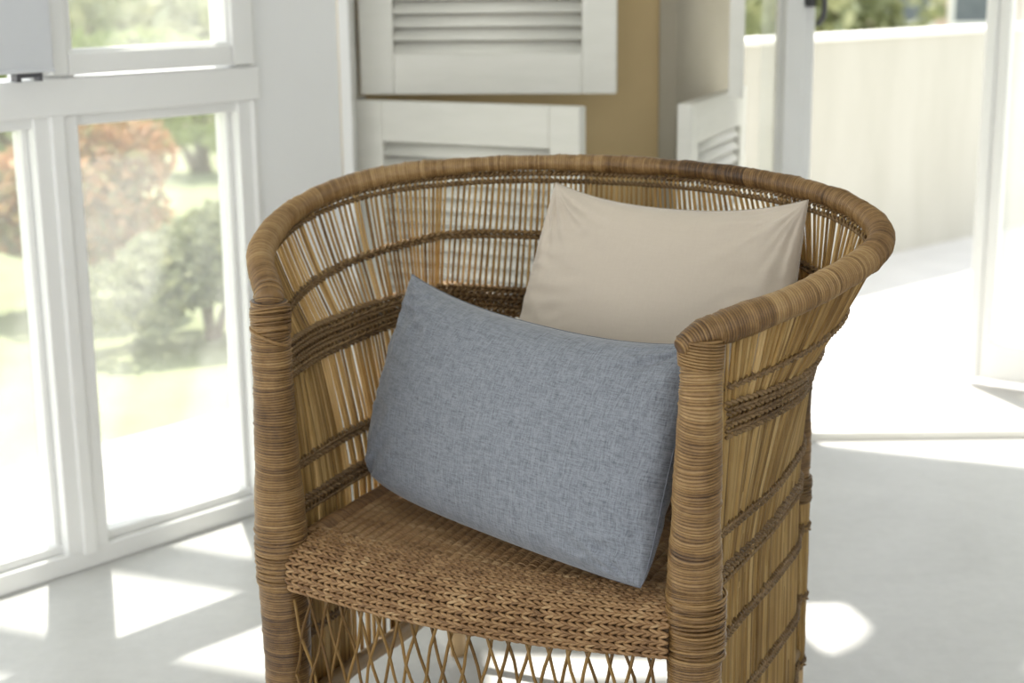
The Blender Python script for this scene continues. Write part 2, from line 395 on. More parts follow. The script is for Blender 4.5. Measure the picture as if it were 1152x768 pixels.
# wrapped rim
def rr(t):
    u = abs(2 * t - 1)
    if t > .972: return .0192 - .0105 * min((t - .972) / .028, 1) ** 1.6
    return .0112 + .0062 * np.clip((u - .15) / .5, 0, 1) ** 1.3 + .0015 * np.clip((u - .86) / .14, 0, 1)
P = RIM.copy()
P = P[4:]; ext0 = np.array([(-.279, -.004, .640), (-.280, -.003, .660), (-.283, .003, .676)]); P = P[:-3]; ext1 = np.array([(.2755, -.0075, .6760), (.2690, -.0165, .6725), (.2635, -.0240, .6680)])
P = np.vstack([ext0, P, ext1]); P[:, 2] += 0
mb = MB(); wrapped(mb, P, rr, .0032, 22, bump=.00075, sag=.0006, seed=3)
mb.build('armrest_rim', M['wrap'], chair)
# front posts
zk = [0, .10, .20, .30, .36, .40, .43, .47, .53, .60, .64, .662, .676]
rk = [.029, .0305, .031, .0312, .0318, .0315, .0300, .0275, .0255, .0238, .0228, .0225, .0225]
for side in (-1, 1):
    mb = MB(); Pz = np.array([(side * .28 + .002 * math.sin(z * 9 + side), .0 + .0015 * math.sin(z * 13), z) for z in np.linspace(0.0, .674, 60)])
    wrapped(mb, Pz, lambda t: float(np.interp(t * .674, zk, rk)), .0034, 26, bump=.0010, sag=.0026 if side == 1 else .0014, seed=8 + side)
    leg = mb.build('front_leg', M['wrap'], chair)
    mb = MB()
    if side == -1:
        for i in range(13):
            z = .632 + i * .0028; r0 = .0248 - abs(i - 9) * .00015; a = np.linspace(0, 2 * np.pi, 29)
            t = .0028 * math.sin(i * 1.3)
            tube(mb, np.stack([side * .28 + r0 * np.cos(a), r0 * np.sin(a), z + (.004 + t) * np.cos(a + .6)], 1), .0019, 5, rng.uniform(.3, .6), cap=False)
        a = np.linspace(2.2, 6.2, 20); tube(mb, np.stack([side * .28 + .0255 * np.cos(a), .0255 * np.sin(a), .628 - .012 * np.cos(a * .9)], 1), .0022, 5, .5)
    else:
        for i in range(9):
            z = .644 + i * .0036; r0 = .0238 + i * .00022; a = np.linspace(0, 2 * np.pi, 29)
            tube(mb, np.stack([side * .28 + r0 * np.cos(a), r0 * np.sin(a), z + .003 * np.cos(a + 2.6)], 1), .0018, 5, rng.uniform(.35, .65), cap=False)
    mb.build('collar_wrap', M['wrap'], leg)
    # lashings tying the seat front to the post
    mb = MB()
    for i in range(15):
        z = .305 + i * .0052 + rng.uniform(-.001, .001); a = np.linspace(0, 2 * np.pi, 29); r0 = .0326 + rng.uniform(0, .0012)
        tube(mb, np.stack([side * .28 + r0 * np.cos(a), r0 * np.sin(a), z + rng.uniform(-.003, .003) * np.cos(a + rng.uniform(0, 6))], 1), .0019, 5, rng.uniform(.3, .7), cap=False)
    mb.build('lashing', M['wrap'], leg)
# back legs
for side in (-1, 1):
    mb = MB(); c = (side * .274, .473)
    wrapped(mb, [(c[0], c[1], .34), (c[0], c[1], .60)], lambda t: .0145, .003, 16, bump=.0007, sag=.0008, seed=15 + side)
    leg = mb.build('back_leg', M['wrap'], chair)
    mb = MB(); Pz = np.array([(c[0] + .002 * math.sin(z * 20), c[1] + .002 * math.cos(z * 17), z) for z in np.linspace(0, .345, 16)])
    tube(mb, Pz, .0125 + .0008 * np.sin(np.linspace(0, 9, 16)), 14, .5)
    tag(mb.build('bare_pole', M['pole'], leg), 'pale unwrapped lower length')

# seat
W0 = .262
mb = MB()
xs = np.linspace(-W0, W0, 190)
Zs = lambda x, y: .352 - .012 * np.cos(np.pi * x / .56) * .75 * np.clip((.25 - y) / .25, 0, 1)
ys = np.arange(.030, .452, .0036)
for j, y in enumerate(ys):
    g = rng.normal(0, .0003)
    z = Zs(xs, y) + .0038 * np.abs(np.cos(np.pi * xs / .0145 + .04 * math.sin(y * 30))) + g
    tube(mb, np.stack([xs, y + .0007 * np.sin(xs * 60 + j), z], 1), .0023, 5, np.clip(rng.uniform(.35, .75) + .22 * (np.abs(np.cos(np.pi * xs / .0145)) - .5) + .1 * np.sin(xs * 40 + j * .3), 0, 1))
seat = mb.build('seat', M['weave'], chair)
mb = MB(); nx, ny = 20, 12; gx = np.linspace(-W0, W0, nx); gy = np.linspace(-.012, .455, ny)
V = [(x, y, float(Zs(x, y)) - .003) for y in gy for x in gx] + [(x, y, float(Zs(x, y)) - .012) for y in gy for x in gx]
F = [(j * nx + i, j * nx + i + 1, (j + 1) * nx + i + 1, (j + 1) * nx + i) for j in range(ny - 1) for i in range(nx - 1)]
F += [tuple(q + nx * ny for q in f[::-1]) for f in F]
F += [(i, i + 1, i + 1 + nx * ny, i + nx * ny) for i in range(nx - 1)]
mb.add(V, F); mb.build('seat_base', M['core'], seat)
# side and back seat rails, wound with cane
for side in (-1, 1):
    mb = MB(); wrapped(mb, [(side * .262, .03, .346), (side * .262, .455, .346)], lambda t: .0165, .0032, 16, bump=.0006, sag=.002, seed=30 + side)
    mb.build('seat_rail', M['weave'], chair)
mb = MB(); wrapped(mb, [(-.26, .452, .346), (.26, .452, .346)], lambda t: .0150, .0032, 16, bump=.0008, sag=.002, seed=33)
mb.build('seat_rail', M['weave'], chair)
# herringbone front apron rolling over the front edge
prof = crom([(.055, .0085), (.032, .0080), (.010, .0060), (-.010, .0005), (-.0235, -.010), (-.0295, -.024), (-.0300, -.039), (-.0285, -.053)], 12)
pr, ps = resample(np.c_[prof, np.zeros(len(prof))], 200); pl = ps[-1]
def apron(x, t, h=0.):
    i = np.clip(t / pl * 199, 0, 198.999); j = int(i); f = i - j
    y, z = (pr[j] * (1 - f) + pr[j + 1] * f)[:2]; ty, tz = (pr[j + 1] - pr[j])[:2]; l = math.hypot(ty, tz); ny, nz = tz / l, -ty / l   # outward
    ny, nz = -abs(ny), abs(nz)
    c = math.cos(math.pi * x / .56); k = 1 - .25 * (1 - c)
    return np.array([x, y - .012 * c + ny * h, .3555 + z * (.92 + .0 * c) - .012 * c + .001 + nz * h])
mb = MB(); rows = 12; hh = pl / rows; px_ = .0098
for r in range(rows):
    tcn = (r + .5) * hh; x = -.256 + (r % 2) * .002
    while x < .248:
        j = rng.uniform(-.0008, .0008); tint0 = rng.uniform(.32, .78)
        for sg in (-1, 1):
            pts = []
            for q in np.linspace(0, 1, 6):
                xx = x + px_ * 1.65 * q; t = tcn + sg * hh * (.05 + .52 * q) + j
                pts.append(apron(min(max(xx, -.2565), .2565), min(max(t, 0), pl), .0022 * math.sin(math.pi * min(q * 1.15, 1)) - .0012 + (.0006 if sg > 0 else 0)))
            tube(mb, pts, np.array([.0013, .0019, .0021, .0021, .0019, .0012]), 6, np.clip(tint0 + rng.uniform(-.12, .12) - np.array([.2, .0, 0, 0, 0, .2]), 0, 1))
        x += px_
    
ap = mb.build('seat_apron', M['weave'], chair)
mb = MB(); nx = 40; nt_ = 24
V = [apron(x, t, -.0035) for x in np.linspace(-.256, .256, nx) for t in np.linspace(0, pl, nt_)] + [apron(x, t, -.008) for x in np.linspace(-.256, .256, nx) for t in np.linspace(0, pl, nt_)]
F = [(i * nt_ + j, (i + 1) * nt_ + j, (i + 1) * nt_ + j + 1, i * nt_ + j + 1) for i in range(nx - 1) for j in range(nt_ - 1)]
F += [tuple(q + nx * nt_ for q in f[::-1]) for f in F]
mb.add(V, F); mb.build('apron_core', M['core'], ap)
# open lattice below the apron
mb = MB(); sp = .0255
zt = .307
for fam in (-1, 1):
    for i in range(-6, 26):
        x0 = -.252 + i * sp + (.009 if fam < 0 else 0) + rng.uniform(-.002, .002)
        pts = []
        for q in np.linspace(0, 1, 14):
            z = zt + .004 - q * .222
            x = x0 + fam * .056 * q + .0012 * math.sin(q * 16 + i)
            zz = z - .012 * math.cos(math.pi * np.clip(x, -.25, .25) / .56) * (1 - q)
            if -.25 < x < .252: pts.append((x, -.026 - .008 * math.cos(math.pi * x / .56) * (1 - q) + fam * .0022 * math.cos(q * 12 + i * 3), zz))
        if len(pts) > 2: tube(mb, pts, .0022, 6, rng.uniform(.0, .35))
mb.build('front_lattice', M['stake'], chair)
# stretchers between the legs
for side in (-1, 1):
    mb = MB(); P = np.array([(side * (.276 + .0 * t), t, .112 + .004 * math.sin(t * 13)) for t in np.linspace(.02, .465, 16)]); tube(mb, P, .0125 + .0008 * np.sin(np.linspace(0, 12, 16)), 12, .5)
    mb.build('side_stretcher', M['bark'], chair)
mb = MB(); P = np.array([(t, -.010, .088) for t in np.linspace(-.26, .26, 12)]); tube(mb, P, .011, 12, .5); mb.build('front_stretcher', M['bark'], chair)
mb = MB(); P = np.array([(t, .476, .088) for t in np.linspace(-.27, .27, 12)]); tube(mb, P, .011, 12, .5); mb.build('back_stretcher', M['bark'], chair)

# ------------------------------------------------------------------ cushions
ca, sa = math.cos(CR), math.sin(CR)
def toW(p): return np.array([CH[0] + ca * p[0] - sa * p[1], CH[1] + sa * p[0] + ca * p[1], p[2]])
def cushion(name, BL, BR, TR, TL, thick, pull, material, seed, size, wr=.0035, dip=0., nu=150, nv=110, power=.42, rnd=(0, 0, 0, 0)):
    BL, BR, TR, TL = [toW(np.array(p, float)) for p in (BL, BR, TR, TL)]
    cen = (BL + BR + TR + TL) / 4
    nrm = np.cross(BR - BL, TL - BL); nrm /= np.linalg.norm(nrm)
    V = []; uvw = []; idx = {}
    off = Vector((seed * 7.3, seed * 3.1, seed))
    def pos(u, v, sg):
        a = (u + 1) / 2; b = (v + 1) / 2
        uu = u * (1 - pull[0] * (1 - v * v) ** 1.0 * abs(u) ** 3); vv = v * (1 - pull[1] * (1 - u * u) * abs(v) ** 3)
        if v > 0: vv -= dip * (1 - abs(u) ** 2.6) * v * v
        a = (uu + 1) / 2; b = (vv + 1) / 2
        P = BL * (1 - a) * (1 - b) + BR * a * (1 - b) + TR * a * b + TL * (1 - a) * b
        h = ((1 - u * u) * (1 - v * v))
        t = thick / 2 * h ** power
        for (cu, cv, rd) in ((-1, -1, rnd[0]), (1, -1, rnd[1]), (1, 1, rnd[2]), (-1, 1, rnd[3])):
            if rd: P = P + (cen - P) / np.linalg.norm(cen - P + 1e-9) * rd * (abs(u + cu) / 2 * abs(v + cv) / 2) ** 7
        # creases running in from the corners and along the edges
        w = 0
        for (cu, cv) in ((-1, -1), (1, -1), (1, 1), (-1, 1)):
            du, dv = (u - cu) * size[0] / 2, (v - cv) * size[1] / 2; d = math.hypot(du, dv); an = math.atan2(dv, du)
            w += math.exp(-(d / .11) ** 2) * noise.noise(Vector((an * 5.5, d * 7, cu * 3 + cv * 7 + sg)) + off) * 2.4
        ed = 1 - min(1 - abs(u), (1 - abs(v)) * size[1] / size[0]) ; 
        w += .55 * noise.noise(Vector((u * size[0] * 22, v * size[1] * 7, sg * 2.)) + off) * max(0, abs(v)) ** 3
        w += .55 * noise.noise(Vector((u * size[0] * 7, v * size[1] * 22, sg * 5.)) + off) * max(0, abs(u)) ** 3
        w += .7 * noise.noise(Vector((u * size[0] * 6, v * size[1] * 6, sg * 3.)) + off)
        q_ = noise.noise(Vector((u * size[0] * 9 + v * size[1] * 4, v * size[1] * 20 - u * size[0] * 3, sg * 9.)) + off)
        w += .9 * (1 - abs(q_) * 3) * max(0, abs(u) - .35) * 1.2
        return P + nrm * (sg * t + sg * wr * w * min(1, h * 14)), (u * size[0] / 2, v * size[1] / 2, sg * .5)
    for sg in (1, -1):
        for i in range(nu + 1):
            for j in range(nv + 1):
                u = math.sin(math.pi / 2 * (i / nu * 2 - 1)) * .6 + (i / nu * 2 - 1) * .4; v = math.sin(math.pi / 2 * (j / nv * 2 - 1)) * .6 + (j / nv * 2 - 1) * .4
                if sg == -1 and (i in (0, nu) or j in (0, nv)): idx[(sg, i, j)] = idx[(1, i, j)]; continue
                p, c = pos(u, v, sg); idx[(sg, i, j)] = len(V); V.append(p - cen); uvw.append(c)
    F = []
    for sg in (1, -1):
        for i in range(nu):
            for j in range(nv):
                q = [idx[(sg, i, j)], idx[(sg, i + 1, j)], idx[(sg, i + 1, j + 1)], idx[(sg, i, j + 1)]]
                F.append(q if sg == 1 else q[::-1])
    me = bpy.data.meshes.new(name); me.from_pydata([tuple(p) for p in V], [], F)
    at = me.attributes.new('cloth', 'FLOAT_VECTOR', 'POINT'); at.data.foreach_set('vector', np.array(uvw, np.float32).ravel())
    me.polygons.foreach_set('use_smooth', [True] * len(me.polygons)); me.materials.append(material); me.update()
    o = bpy.data.objects.new(name, me); o.location = cen; COL.objects.link(o)
    # sewn seam along the border
    ring = [V[idx[(1, i, 0)]] for i in range(nu + 1)] + [V[idx[(1, nu, j)]] for j in range(1, nv + 1)] + [V[idx[(1, i, nv)]] for i in range(nu - 1, -1, -1)] + [V[idx[(1, 0, j)]] for j in range(nv - 1, 0, -1)]
    mb = MB(); tube(mb, np.array(ring + ring[:1]), .0011, 5, .5, cap=False); sm = mb.build('seam', M['seam_blue'] if material is M['blue'] else M['seam_beige'], o)
    a2 = sm.data.attributes.new('cloth', 'FLOAT_VECTOR', 'POINT'); co_ = np.zeros(len(sm.data.vertices) * 3, np.float32); sm.data.vertices.foreach_get('co', co_); a2.data.foreach_set('vector', co_)
    return o
blue = cushion('lumbar_cushion', (-.278, .180, .376), (.232, -.022, .370), (.264, .072, .652), (-.222, .262, .664), .140, (.050, .03), M['blue'], 1, (.50, .30), wr=.0042, dip=.14, rnd=(.05, .02, 0, 0))
tag(blue, 'heathered blue-grey rectangular linen cushion leaning in front of the beige one on the cane seat', 'cushion')
bei = cushion('square_cushion', (-.150, .300, .372), (.296, .265, .372), (.300, .382, .780), (-.062, .385, .788), .120, (.045, .05), M['beige'], 4, (.42, .42), wr=.0046, dip=.085, rnd=(.05, .05, 0.004, 0.006))
tag(bei, 'plain beige satin cushion upright against the chair back, behind the blue-grey one', 'cushion')

# ------------------------------------------------------------------ room
wd = np.array([.67705653, .73593101, 0]); w1 = np.array([-.523, 2.994, 0])       # window wall direction and corner reference
wn = np.array([wd[1], -wd[0], 0])                                                # towards the room
WX = Matrix(((wd[0], -wn[0], 0, w1[0]), (wd[1], -wn[1], 0, w1[1]), (0, 0, 1, 0), (0, 0, 0, 1)))   # local: x along wall, y outwards
def prism(mb, pts, z0, z1):
    n = len(pts); mb.add([(x, y, z0) for x, y in pts] + [(x, y, z1) for x, y in pts], [tuple(range(n))[::-1], tuple(range(n, 2 * n))] + [(i, (i + 1) % n, n + (i + 1) % n, n + i) for i in range(n)])
def st(o): o['kind'] = 'structure'; return o
mb = MB(); far = w1 - wd * 4.0
prism(mb, [(far[0], far[1]), (w1[0], w1[1]), (-.33, 3.25), (-.33, 3.5), (.335, 3.5), (.6, 3.45), (3.2, 3.45), (3.2, -.9), (far[0], -.9)], -.12, 0)
st(mb.build('floor', M['floor'], smooth=False))

# window wall: sill, posts, transom, sashes
def wbox(mb, s0, s1, y0, y1, z0, z1): mb.box((s0, y0, z0), (s1, y1, z1), X=WX)
mb = MB()
wbox(mb, -3.9, .05, .0, .07, 0, .038)                     # bottom rail
wbox(mb, -3.9, .05, .015, .055, .038, .055)
wbox(mb, -3.9, .05, -.012, .075, .835, .900); wbox(mb, -3.9, .05, .004, .066, .815, .838)
wbox(mb, -3.9, .05, .0, .07, 1.93, 2.02)
for s0, s1 in ((.0, .05), (-.437, -.350), (-.875, -.790), (-1.315, -1.225), (-1.75, -1.665), (-2.19, -2.1), (-2.63, -2.54), (-3.07, -2.98), (-3.5, -3.42), (-3.9, -3.85)):
    wbox(mb, s0, s1, -.003, .073, .036, .836); wbox(mb, s0, s1, -.003, .073, .899, 1.935)
    wbox(mb, s0 + .030, s1 - .030 if s1 - s0 > .07 else s1 - .01, -.010, .0, .03, .837)
for s0, s1 in ((-.350, 0.), (-.790, -.437), (-1.225, -.875)):
    for a, b_ in ((s0, s0 + .012), (s1 - .012, s1)): wbox(mb, a, b_, .02, .05, .05, .82)
st(mb.build('window_1', M['white'], smooth=False, bevel=.003))
win1 = bpy.data.objects['window_1']
for s0, s1 in ((-.350, 0.), (-.790, -.437), (-1.225, -.875)):
    mb = MB(); wbox(mb, s0 + .004, s1 - .004, .033, .037, .05, .818); mb.build('window_pane', M['glass'], win1, smooth=False)
# upper sash in the first bay
mb = MB()
for a, b_, c, d in ((-.405, -.372, .905, 1.9), (-.020, .033, .905, 1.9), (-.372, -.020, .905, .943), (-.372, -.020, 1.85, 1.9)): wbox(mb, a, b_, -.022, .022, c, d)
for a, b_, c, d in ((-.376, -.366, .938, 1.86), (-.026, -.016, .938, 1.86), (-.37, -.02, .938, .948), ): wbox(mb, a, b_, -.014, .030, c, d)
st(mb.build('window_2', M['white'], smooth=False, bevel=.004)); w2 = bpy.data.objects['window_2']
mb = MB(); wbox(mb, -.374, -.018, .006, .010, .942, 1.852); mb.build('window_pane', M['glass'], w2, smooth=False)
mb = MB(); wbox(mb, .036, .047, .002, .05, .905, 1.9); st(mb.build('trim_1', M['grey_strip'], smooth=False))  # strip added to show the dark gap between sash and wall
# flat white panel covering the next bay's upper opening
mb = MB(); wbox(mb, -.80, -.418, -.052, -.026, .914, 1.75); wbox(mb, -.80, -.418, -.056, -.050, .914, .922)
o = mb.build('window_screen_panel', paint('pale_grey_panel', (.66, .68, .71), (.70, .72, .75), 4, .5), smooth=False, bevel=.003)
tag(o, 'flat pale grey panel standing in the upper window at far left', 'window panel')
mb = MB(); wbox(mb, -.488, -.480, -.05, -.03, .900, .916); wbox(mb, -.480, -.446, -.048, -.032, .906, .915); wbox(mb, -.446, -.440, -.05, -.03, .900, .916)
mb.build('latch', M['metal_dark'], o, smooth=False)

# wall from the window corner on, return, tan wall, pier
mb = MB(); wbox(mb, .05, .262, .0, .10, 0, 1.95); wbox(mb, -3.9, .05, .0, .22, 2.0, 2.6)
st(mb.build('wall_left', M['whitewall'], smooth=False))
mb = MB(); mb.box((-.345, 3.19, 0), (-.322, 3.50, 1.95)); st(mb.build('trim_2', M['white'], smooth=False, bevel=.003))
mb = MB(); mb.box((-.45, 3.50, 0), (.335, 3.56, 1.94)); 
arch = [(.335, 1.93), (.29, 1.93), (.285, 2.1), (.275, 2.2), (.25, 2.28), (.215, 2.36), (.17, 2.42), (.09, 2.52), (.02, 2.6), (.335, 2.6)]
na = len(arch); mb.add([(x, 3.50, z) for x, z in arch] + [(x, 3.56, z) for x, z in arch], [tuple(range(na)), tuple(range(na, 2 * na))[::-1]] + [(i, i + na, (i + 1) % na + na, (i + 1) % na) for i in range(na)])
st(mb.build('wall_back', M['tan'], smooth=False))
mb = MB(); prism(mb, [(.335, 3.485), (.372, 3.485), (.560, 3.76), (.560, 3.9), (.335, 3.9)], 0, 2.6); st(mb.build('wall_pier', M['greige'], smooth=False))

# door wall on the right: sill, frame post, sidelight, lintel
mb = MB(); mb.box((.56, 3.455, -.1), (3.2, 3.60, .021)); st(mb.build('trim_3', M['coping'], smooth=False, bevel=.004))
mb = MB()
mb.box((.610, 3.47, .02), (.652, 3.56, 2.1)); mb.box((.650, 3.485, .02), (.678, 3.55, 2.1)); mb.box((.600, 3.50, .02), (.612, 3.54, 2.1)); mb.box((.56, 3.47, 2.1), (3.2, 3.56, 2.2)); mb.box((1.72, 3.47, .02), (1.80, 3.56, 2.1))
st(mb.build('door_1', M['white'], smooth=False, bevel=.004)); door1 = bpy.data.objects['door_1']
mb = MB(); mb.box((.565, 3.515, .02), (.602, 3.519, 2.1)); mb.build('window_pane', M['glass'], door1, smooth=False)
mb = MB(); tube(mb, crom([(.664, 3.47, 1.06), (.664, 3.425, 1.055), (.680, 3.415, 1.03), (.684, 3.42, .975), (.672, 3.43, .952)], 8), .0055, 8); mb.box((.654, 3.462, .99), (.674, 3.486, 1.12))
mb.build('door_handle', M['metal_dark'], door1)
mb = MB(); mb.box((.56, 3.45, 2.2), (3.2, 3.65, 2.6)); mb.box((1.80, 3.45, 0), (3.2, 3.65, 2.2)); st(mb.build('wall_right', M['whitewall'], smooth=False))
# open glazed door leaf standing out on the terrace
dl = np.array([.80, -.60]); p0 = np.array([1.208, 3.965])
DX = Matrix(((dl[0], .60, 0, p0[0]), (dl[1], .80, 0, p0[1]), (0, 0, 1, .02), (0, 0, 0, 1)))
mb = MB()
for a, b_, y0, y1, c, d in ((0, .03, -.022, .022, 0, 2.06), (.03, .062, -.016, .016, 0, 2.06), (.70, .76, -.022, .022, 0, 2.06), (.06, .70, -.020, .020, 0, .10), (.06, .70, -.02, .02, 1.98, 2.06)): mb.box((a, y0, c), (b_, y1, d), X=DX)
st(mb.build('door_2', M['white'], smooth=False, bevel=.004)); d2 = bpy.data.objects['door_2']
mb = MB(); mb.box((.06, -.003, .1), (.70, .003, 1.98), X=DX); mb.build('window_pane', M['glass'], d2, smooth=False)

# the rest of the room: solid wall on the right, wide openings behind
mb = MB(); mb.box((3.2, -.9, 0), (3.3, 3.65, 2.6)); st(mb.build('wall_far_right', M['whitewall'], smooth=False))
mb = MB(); mb.box((-3.3, -1.0, 0), (3.3, -.9, .30)); mb.box((-3.3, -1.0, 2.45), (3.3, -.9, 2.6)); mb.box((1.8, -1.0, .30), (3.3, -.9, 2.45)); mb.box((-3.3, -1.0, .30), (-3.1, -.9, 2.45)); mb.box((-1.15, -1.0, .30), (-1.05, -.9, 2.45))
st(mb.build('wall_rear', M['whitewall'], smooth=False))
# ceiling, with eave over the terrace
mb = MB(); prism(mb, [(far[0] - .3, far[1]), (-.95, 2.72), (-.74, 3.20), (-.45, 3.225), (-.30, 3.28), (-.30, 3.56), (3.2, 3.56), (3.2, -.9), (far[0] - .3, -.9)], 2.6, 2.7)
st(mb.build('ceiling', M['ceiling'], smooth=False))
ov = lambda x: 4.667 + (x - .349) * -.4275
mb = MB(); prism(mb, [(.34, 3.72), (3.4, 3.72), (3.4, 3.85), (1.6, ov(1.6)), (.34, ov(.34))], 2.4, 2.55); st(mb.build('trim_4', M['coping'], smooth=False))
# pergola beams outside the windows, above the picture
for k, (x, y) in enumerate(((-1.085, 4.165), (-1.085, 3.70))):
    a = math.atan2(-.183, .428); mb = MB()
    R_ = Matrix.Translation((x, y, 2.75)) @ Matrix.Rotation(a, 4, 'Z')
    mb.box((-1.9, -.062, -.04), (.62 if k == 0 else .40, .062, .04), X=R_)
    st(mb.build('trim_%d' % (5 + k), M['white'], smooth=False))

# ------------------------------------------------------------------ shutters
def shutter(hx, hy, dx, dy, width, z0, z1, label, stile=.067, rail=.085, group=None, flip=1):
    """louvred leaf; origin at the hinge, runs towards (dx,dy)"""
    o = empty('louvred_shutter', (hx, hy, z0), math.atan2(dy, dx)); H = z1 - z0; t = .015
    tag(o, label, 'shutter', group)
    mb = MB()
    mb.box((0, -t, 0), (stile, t, H)); mb.box((width - stile, -t, 0), (width, t, H)); mb.box((stile, -t, 0), (width - stile, t, rail)); mb.box((stile, -t, H - rail), (width - stile, t, H))
    mb.build('shutter_frame', M['shutter'], o, smooth=False, bevel=.003)
    mb = MB(); z = rail + .012; a = math.radians(52) * flip
    while z < H - rail - .004:
        c, s_ = math.cos(a), math.sin(a)
        prof = [(math.cos(q) * .0175, math.sin(q) * .0045) for q in np.linspace(0, 2 * np.pi, 12, endpoint=False)]
        pts = [(c * p - s_ * q, s_ * p + c * q) for p, q in prof]
        V = [(stile - .004, y, z + zz) for y, zz in pts] + [(width - stile + .004, y, z + zz) for y, zz in pts]
        mb.add(V, [(i, (i + 1) % 12, 12 + (i + 1) % 12, 12 + i) for i in range(12)] + [tuple(range(12))[::-1], tuple(range(12, 24))]); z += .0278
    mb.build('louvres', M['shutter'], o)
    return o
def un(a, b): L = math.hypot(*b); return b[0] / L, b[1] / L
d = un(0, (.134 + .33, 3.06 - 3.30)); shutter(-.320, 3.295, d[0], d[1], .523, .06, .813, 'lower white louvred shutter in front of the tan wall, seen through the chair back')
d = un(0, (.225 + .317, 3.24 - 3.30)); shutter(-.312, 3.318, d[0], d[1], .540, .822, 1.93, 'upper white louvred shutter hanging flat before the tan wall, top centre', stile=.072)
# right pair, folded open beside the doorway
a0 = np.array([.354, 3.150]); d = np.array(un(0, (.171, .45))); nrm = np.array([-d[1], d[0]]); hge = a0 + d * .52
shutter(hge[0], hge[1], -d[0], -d[1], .52, .06, .808, 'lower white shutter folded back edge-on beside the glass doorway, right of the tan wall', stile=.06, flip=-1)
a0 = np.array([.450, 3.10]); d = np.array(un(0, (.150, 1.0))); hge = a0 + d * .46
shutter(hge[0], hge[1], -d[0], -d[1], .46, .822, 1.93, 'upper white shutter seen edge-on as a narrow strip beside the glass doorway', stile=.06)

# ------------------------------------------------------------------ outside
mb = MB(); mb.box((-8, 3.4, -.2), (.56, 9, -.03)); 
mb = MB(); ow = -wn
A = w1 - wd * 5; B = w1 + wd * .3
prism(mb, [(A[0], A[1]), (B[0], B[1]), (-.33, 3.72), (-.55, 4.6), (A[0] + ow[0] * .62, A[1] + ow[1] * .62)][::1], -.10, -.004) if False else None
q0 = w1 - wd * 5 + ow * .07; q1 = w1 + wd * .28 + ow * .07; q2 = q1 + ow * .62 + wd * .4; q3 = q0 + ow * .62
prism(mb, [tuple(q0[:2]), tuple(q1[:2]), tuple(q2[:2]), tuple(q3[:2])][::-1], -.12, -.006)
st(mb.build('terrace_path', M['terrace'], smooth=False))
mb = MB(); prism(mb, [(.34, 3.6), (3.4, 3.6), (4.4, 9), (.34, 5.2)], -.12, .0); st(mb.build('terrace_floor', M['terrace'], smooth=False))
# lawn falling away beyond
mb = MB(); gx = np.linspace(-30, 30, 41); gy = np.concatenate([np.linspace(-2, 12, 15), np.linspace(14, 60, 14)]); V = []
for y in gy:
    for x in gx: V.append((x, y, -.03 - .5 * max(0, y - 7) ** 1.05 * .12 - .0 * x))
n = len(gx); F = [(j * n + i, j * n + i + 1, (j + 1) * n + i + 1, (j + 1) * n + i) for j in range(len(gy) - 1) for i in range(n - 1)]
mb.add(V, F); lawn = mb.build('lawn', M['lawn']); st(lawn)
def ground(x, y): return -.03 - .5 * max(0, y - 7) ** 1.05 * .12
lawn.location.z = -.09
# balcony parapet
pd = np.array([.7425, .6698]); pp = np.array([1.462, 5.894]); pn = np.array([-pd[1], pd[0]])
PX = Matrix(((pd[0], pn[0], 0, pp[0]), (pd[1], pn[1], 0, pp[1]), (0, 0, 1, 0), (0, 0, 0, 1)))
mb = MB(); mb.box((-1.55, 0, -.12), (3.2, .14, .825), X=PX); st(mb.build('wall_parapet', M['cream'], smooth=False))
mb = MB(); mb.box((-1.57, -.012, .825), (3.2, .155, .845), X=PX); st(mb.build('trim_7', M['coping'], smooth=False, bevel=.004))
# white pillar outside the window corner
mb = MB(); prism(mb, [(-.590, 3.26), (-.50, 3.35), (-.45, 3.80), (-.690, 3.80)], -.05, .885); st(mb.build('wall_outer_pillar', M['whitewall'], smooth=False))

def bush(name, label, cat, x, y, rx, ry, h, material, n, seed, leaf=.03, lo=0., hi=1., group=None, trunk=.25, z0=None):
    g = np.random.default_rng(seed); z = ground(x, y) - .09 if z0 is None else z0
    o = empty(name, (x, y, z)); tag(o, label, cat, group)
    mb = MB(); lobes = [(g.normal(0, .35) * rx, g.normal(0, .35) * ry, h * (trunk + (1 - trunk) * g.uniform(.25, .75)), g.uniform(.35, .6)) for _ in range(9)]
    c = g.integers(0, 9, n); V = []; F = []; T = []
    dirs = g.normal(0, 1, (n, 3)); dirs /= np.linalg.norm(dirs, axis=1)[:, None]; rad = g.uniform(.55, 1, n) ** .5
    for i in range(n):
        L = lobes[c[i]]; p = np.array([L[0] + dirs[i, 0] * rx * L[3] * rad[i], L[1] + dirs[i, 1] * ry * L[3] * rad[i], L[2] + dirs[i, 2] * h * .42 * L[3] * rad[i]])
        p[2] = max(p[2], h * trunk * .4)
        a = g.normal(0, 1, 3); a /= np.linalg.norm(a); b_ = np.cross(a, g.normal(0, 1, 3)); b_ /= np.linalg.norm(b_); s_ = leaf * g.uniform(.6, 1.3)
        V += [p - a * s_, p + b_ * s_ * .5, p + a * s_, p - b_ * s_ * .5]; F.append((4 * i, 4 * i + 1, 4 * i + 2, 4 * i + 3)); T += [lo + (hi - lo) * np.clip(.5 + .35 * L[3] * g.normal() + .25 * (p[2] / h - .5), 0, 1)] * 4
    mb.add(V, F, np.array(T)); mb.build('foliage', material, o, smooth=False)
    mb = MB(); 
    for k in range(4):
        q = lobes[k]; tube(mb, crom([(g.normal(0, .03) * rx, g.normal(0, .03) * ry, 0), (q[0] * .3, q[1] * .3, h * .25), (q[0], q[1], q[2])], 5), np.linspace(.03, .008, 11) * max(h, .6), 7)
    mb.build('trunk', M['trunk'], o)
    return o
